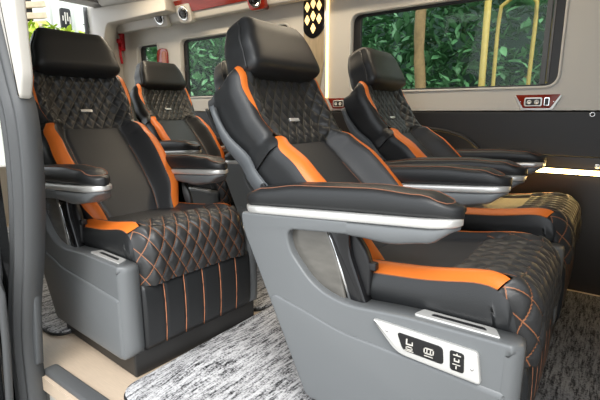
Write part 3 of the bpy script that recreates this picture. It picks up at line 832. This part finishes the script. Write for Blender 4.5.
# near side: rear quarter pillar at the sliding door opening
qp = slab(roundpoly([(-1.72, 2.06, 0), (-1.40, 2.06, 0), (-1.515, 1.40, 0.05), (-1.522, 1.16, 0.02), (-1.548, 1.10, 0.03), (-1.560, 1.09, 0.02), (-1.635, 1.38, 0.05)], 5), 0.62, 0.66, 0.01, frame=f2, both=True)
struct(obj('trim_6', qp, M['white']), 'white tapering pillar cover beside the sliding door opening', 'pillar trim')
def sweep(pts, prof):
    """prof in (across-x, depth-y) swept along pts (x, y, z)"""
    return loft([[(x + a, y + b, z) for a, b in prof] for x, y, z in pts])
sealpath = spline([(-1.67, 0.62, 2.06), (-1.69, 0.62, 1.60), (-1.675, 0.62, 1.32), (-1.635, 0.62, 1.15), (-1.600, 0.62, 1.02), (-1.615, 0.62, 0.80), (-1.680, 0.62, 0.55), (-1.750, 0.62, 0.36), (-1.805, 0.62, 0.16), (-1.825, 0.62, -0.10), (-1.84, 0.62, -0.29)], 60)
ds = thing('door_seal', 'ribbed black rubber seal along the sliding door opening at the left', 'seal', (0, 0, 0))
obj('rubber_strip', sweep(sealpath, [(-0.050, 0.05), (-0.050, -0.005), (-0.040, -0.030), (-0.028, -0.032), (-0.020, -0.006), (-0.012, 0.000), (-0.004, -0.006), (0.006, -0.034), (0.020, -0.034), (0.026, -0.008), (0.032, -0.002), (0.038, -0.016), (0.050, -0.012), (0.054, 0.01), (0.054, 0.05)]), M['rubber'], ds)
jm = slab(roundpoly([(-1.68, 1.13, 0), (-1.590, 1.10, 0), (-1.580, 1.02, 0.04), (-1.620, 0.80, 0.1), (-1.655, 0.58, 0.1), (-1.705, 0.30, 0.1), (-1.745, 0.07, 0.01), (-1.86, 0.03, 0.01), (-1.86, 0.30, 0.1), (-1.72, 0.62, 0.1)], 6), 0.64, 0.665, 0.006, frame=f2)
struct(obj('trim_7', jm, M['jamb']), 'dark grey jamb panel at the rear edge of the sliding door opening', 'door jamb')
struct(obj('wall_right', merge(box(-4.7, -1.79, 0.58, 0.66, 1.1, 2.2), box(-4.7, -1.91, 0.58, 0.66, -0.3, 1.1)), M['bodyblack'], smooth=False), 'black body side behind the sliding door opening', 'wall')
struct(obj('wall_front', merge(box(0.70, 1.6, 0.58, 0.66, -0.3, 2.2), box(1.5, 1.6, 0.58, 3.0, -0.3, 2.2)), M['black'], smooth=False), 'dark body side and bulkhead ahead of the sliding door opening', 'wall')
# open sliding door standing outside the body
dr = thing('door_1', 'black sliding door slid open at the left edge', 'door', (-2.6, 0.50, -0.25))
dr['kind'] = 'structure'
obj('door_panel', slab(roundpoly([(-0.4, 0, 0.05), (0.80, 0, 0.08), (0.93, 0.9, 0.3), (0.93, 1.45, 0.2), (0.85, 2.2, 0.1), (-0.4, 2.2, 0.05)], 6), -0.06, 0.03, 0.012, frame=f2, both=True), M['bodyblack'], dr)
obj('door_window', slab(roundpoly([(-0.3, 1.36, 0.06), (0.875, 1.36, 0.05), (0.80, 2.05, 0.08), (-0.3, 2.05, 0.06)], 6), -0.064, -0.05, 0.003, frame=f2), M['blackgloss'], dr)
obj('door_seal', tube(spline([(0.80, 0.035, 0.02), (0.90, 0.035, 0.5), (0.925, 0.035, 0.95), (0.92, 0.035, 1.45), (0.84, 0.035, 2.15)], 30), 0.014, 6), M['rubber'], dr)

# step sill at the door
st = thing('door_step', 'dark metal step edge at the foot of the sliding door opening', 'step', (0, 0, 0))
obj('tread_edge', slab(roundpoly([(-1.80, 0.674, 0.02), (-0.2, 0.674, 0.02), (-0.2, 0.735, 0.0), (-1.80, 0.735, 0.02)], 4), 0.016, -0.05, 0.010, frame=lambda a, b, d: (a, b, d)), M['rubber'], st)
obj('riser', box(-1.78, -0.2, 0.682, 0.73, -0.32, -0.045, 0.006), M['cream'], st)
obj('lower_tread', box(-1.70, -0.2, 0.45, 0.70, -0.38, -0.32, 0.01), M['black'], st)

# ------------------------------------------------------------------ outside
struct(obj('ground', box(-16, 8, -8, 12, -0.66, -0.56), M['asphalt'], smooth=False), 'grey concrete yard outside the van', 'ground')
def leaves(n, cen, rad, size, seed, shape=2.2):
    rnd = random.Random(seed); V, F = [], []
    for _ in range(n):
        while True:
            q = Vector((rnd.uniform(-1, 1), rnd.uniform(-1, 1), rnd.uniform(-1, 1)))
            if 0.12 < abs(q.x) ** shape + abs(q.y) ** shape + abs(q.z) ** shape < 1.0: break
        p = Vector(cen) + Vector((q.x * rad[0], q.y * rad[1], q.z * rad[2]))
        s = size * rnd.uniform(0.6, 1.3)
        mt = Matrix.Rotation(rnd.uniform(0, 2 * PI), 3, 'Z') @ Matrix.Rotation(rnd.uniform(-1.1, 0.6), 3, 'X') @ Matrix.Rotation(rnd.uniform(-0.6, 0.6), 3, 'Y')
        o = len(V)
        for a, b, c in ((0, -1, 0), (0.42, -0.25, 0.10), (0.30, 0.5, 0.06), (0, 1, -0.12), (-0.30, 0.5, 0.06), (-0.42, -0.25, 0.10)):
            V.append(p + mt @ Vector((a * s, b * s, c * s)))
        F.append((o, o + 1, o + 2, o + 3)); F.append((o, o + 3, o + 4, o + 5))
    return V, F
def raw(name, vf, m, parent):
    me = bpy.data.meshes.new(name); me.from_pydata([tuple(v) for v in vf[0]], [], vf[1]); me.update()
    return link(name, me, m, parent, True)
bush = [('dense green shrub outside the right half of the big window', (-0.9, 5.5, 1.1), (1.5, 0.55, 2.0), 9500),
        ('dense green shrub outside the left half of the big window', (-3.55, 5.6, 0.95), (1.05, 0.55, 1.95), 6500),
        ('dark green shrub outside the middle window', (-6.1, 5.6, 1.0), (1.4, 0.55, 2.1), 9000),
        ('dark green shrub outside the small rear window', (-8.3, 5.3, 1.0), (0.72, 0.55, 2.1), 4500)]
for k, (lab, c, r, n) in enumerate(bush):
    t = thing('garden_shrub', lab, 'shrub', (c[0], c[1], -0.56), 0, 'shrubs outside the windows')
    raw('foliage', leaves(n, (0, 0, c[2] + 0.56), r, 0.075, 11 + k, 4), M['leaf'], t)
    obj('stem', tube(spline([(0, 0, 0), (0.05, 0.02, 0.6), (-0.04, 0, 1.3), (0.03, 0, 2.0)], 14), 0.035, 8), M['bark'], t)
tr = thing('garden_tree', 'slim pale tree trunk rising before the shrubs outside the big window', 'tree', (-1.70, 4.45, -0.56))
obj('trunk', tube(spline([(0.05, 0, 0), (0.0, 0, 0.9), (0.02, 0, 1.7), (-0.03, 0, 2.4), (0.02, 0, 3.4)], 20), 0.055, 10), M['bark'], tr)
raw('crown', leaves(700, (0, 0.0, 3.6), (0.9, 0.35, 0.6), 0.075, 3, 2), M['leaf'], tr)
tl = thing('window_reflection', 'yellow trellis arch among the shrubs outside the big window', 'trellis', (-0.85, 4.55, -0.56))  # added arch and posts standing in for yellow reflections in the glass
obj('arch', tube(spline([(-0.16, 0, 0), (-0.16, 0, 1.6), (-0.155, 0, 2.48), (-0.10, 0, 2.60), (0.02, 0, 2.66), (0.12, 0, 2.63), (0.15, 0, 2.5), (0.14, 0, 1.6), (0.14, 0, 0)], 44), 0.018, 8), M['yellow_reflection'], tl)
obj('post', tube([(-0.27, 0.02, 0), (-0.27, 0.02, 3.0)], 0.032, 8), M['yellow_reflection'], tl)
obj('post', tube(spline([(0.30, 0, 0), (0.30, 0, 1.9), (0.31, 0, 2.55), (0.36, 0, 2.66), (0.44, 0, 2.68)], 24), 0.022, 8), M['yellow_reflection'], tl)
hedge = struct(obj('wall_garden', box(-12, 4, 6.6, 6.75, -0.56, 3.2), mat('dark_green_wall', (0.02, 0.05, 0.035), 0.9, var=0.5, scale=3), smooth=False), 'dark overgrown garden wall behind the shrubs', 'wall')

# yard behind the van
wv, wf = [], []
nn = 90
for i in range(nn + 1):
    y = 2.4 + 6.6 * i / nn
    off = 0.05 * (1 if (i % 6) < 4 else 0)
    wv += [(-9.2 + off, y, -0.56), (-9.2 + off, y, 4.2), (-9.3, y, -0.56), (-9.3, y, 4.2)]
for i in range(nn):
    a, b = i * 4, i * 4 + 4
    wf += [(a, a + 1, b + 1, b), (a + 2, b + 2, b + 3, a + 3), (a + 1, a + 3, b + 3, b + 1)]
shed = thing('metal_shed', 'white corrugated shed wall seen through the open rear doorway', 'shed', (0, 0, 0))
obj('wall_sheet', (wv, wf), M['ribbed'], shed, smooth=False)
ve = thing('wall_vent', 'black framed vent grille on the white shed wall', 'vent', (-9.13, 4.66, 2.62))
obj('vent_frame', slab(rrect(-0.10, 0.10, -0.02, 0.44, 0.05), 0.04, -0.01, 0.01, frame=f3), M['black'], ve)
obj('vent_grille', merge(*[box(0.035, 0.05, -0.075 + 0.045 * i, -0.055 + 0.045 * i, 0.14 if i % 2 else 0.20, 0.36 if i % 3 else 0.29) for i in range(4)]), M['white'], ve, smooth=False)
for i, od in enumerate(('lowest', 'second lowest', 'middle', 'second highest', 'topmost')):
    tag(obj('timber_board', xf(box(-0.06, 0.06, -0.75, 0.75, -0.05, 0.05, 0.008), Matrix.Translation((-8.6, 3.30, 2.12 + 0.165 * i)) @ Matrix.Rotation(math.radians(13 + random.uniform(-2, 2)), 4, 'X')), M['timber'], smooth=False),
        '%s of the pale timber boards seen through the rear doorway' % od, 'board', 'stacked boards behind the van')
tp = [obj('timber_rack', merge(box(-8.75, -8.66, 2.65, 2.75, -0.56, 3.2), box(-8.75, -8.66, 3.75, 3.85, -0.56, 3.2)), M['plinth'], smooth=False)]
tag(tp[0], 'dark rack holding the pale boards behind the van', 'rack')
bp = thing('yellow_green_plant', 'bright yellow-green plant behind the rear doorway', 'plant', (-7.6, 3.60, -0.56))
raw('foliage', leaves(700, (0, 0.1, 2.52), (0.3, 0.85, 0.50), 0.085, 5, 2), M['leaf_bright'], bp)
obj('stem', tube([(0, 0, 0), (0, 0.05, 1.2), (0, 0, 2.4)], 0.03, 6), M['bark'], bp)

# ------------------------------------------------------------------ light
wd = bpy.data.worlds.new('sky'); S.world = wd; wd.use_nodes = True
nt = wd.node_tree; bg = nt.nodes['Background']
tc = N(nt, 'ShaderNodeTexCoord'); sx = N(nt, 'ShaderNodeSeparateXYZ'); nt.links.new(tc.outputs['Generated'], sx.inputs[0])
rp = N(nt, 'ShaderNodeValToRGB'); e = rp.color_ramp.elements
e[0].position = 0.0; e[0].color = (0.75, 0.78, 0.80, 1); e[1].position = 0.6; e[1].color = (0.95, 1.0, 1.06, 1)
nt.links.new(sx.outputs['Z'], rp.inputs['Fac']); nt.links.new(rp.outputs['Color'], bg.inputs['Color'])
bg.inputs['Strength'].default_value = 2.3

def area(name, loc, rot, sx_, sy_, power, col):
    l = bpy.data.lights.new(name, 'AREA'); l.shape = 'RECTANGLE'; l.size = sx_; l.size_y = sy_; l.energy = power; l.color = col
    o = bpy.data.objects.new(name, l); COL.objects.link(o); o.location = loc; o.rotation_euler = rot; return o
# the van's ceiling lamps
area('ceiling_lamp', (-1.3, 2.40, 2.12), (0, 0, 0), 1.6, 0.12, 9, (1.0, 0.84, 0.62))
area('ceiling_lamp', (-2.9, 2.30, 2.12), (0, 0, 0), 1.6, 0.12, 15, (1.0, 0.84, 0.62))
l = bpy.data.lights.new('sun', 'SUN'); l.energy = 3.0; l.angle = math.radians(35); l.color = (1, 0.97, 0.92)
o = bpy.data.objects.new('sun', l); COL.objects.link(o); o.rotation_euler = (math.radians(38), 0, math.radians(42))

# ------------------------------------------------------------------ camera
cam = bpy.data.cameras.new('camera'); cam.sensor_width = 36; cam.lens = 432 / 600 * 36; cam.clip_start = 0.02
co = bpy.data.objects.new('camera', cam); COL.objects.link(co)
co.location = (0, 0, 1.05); co.rotation_euler = (math.radians(90 - 11.5), 0, math.radians(35.9))
S.camera = co
S.view_settings.view_transform = 'Standard'; S.view_settings.look = 'None'; S.view_settings.gamma = 1; S.view_settings.use_curve_mapping = False
S.view_settings.exposure = 0.12
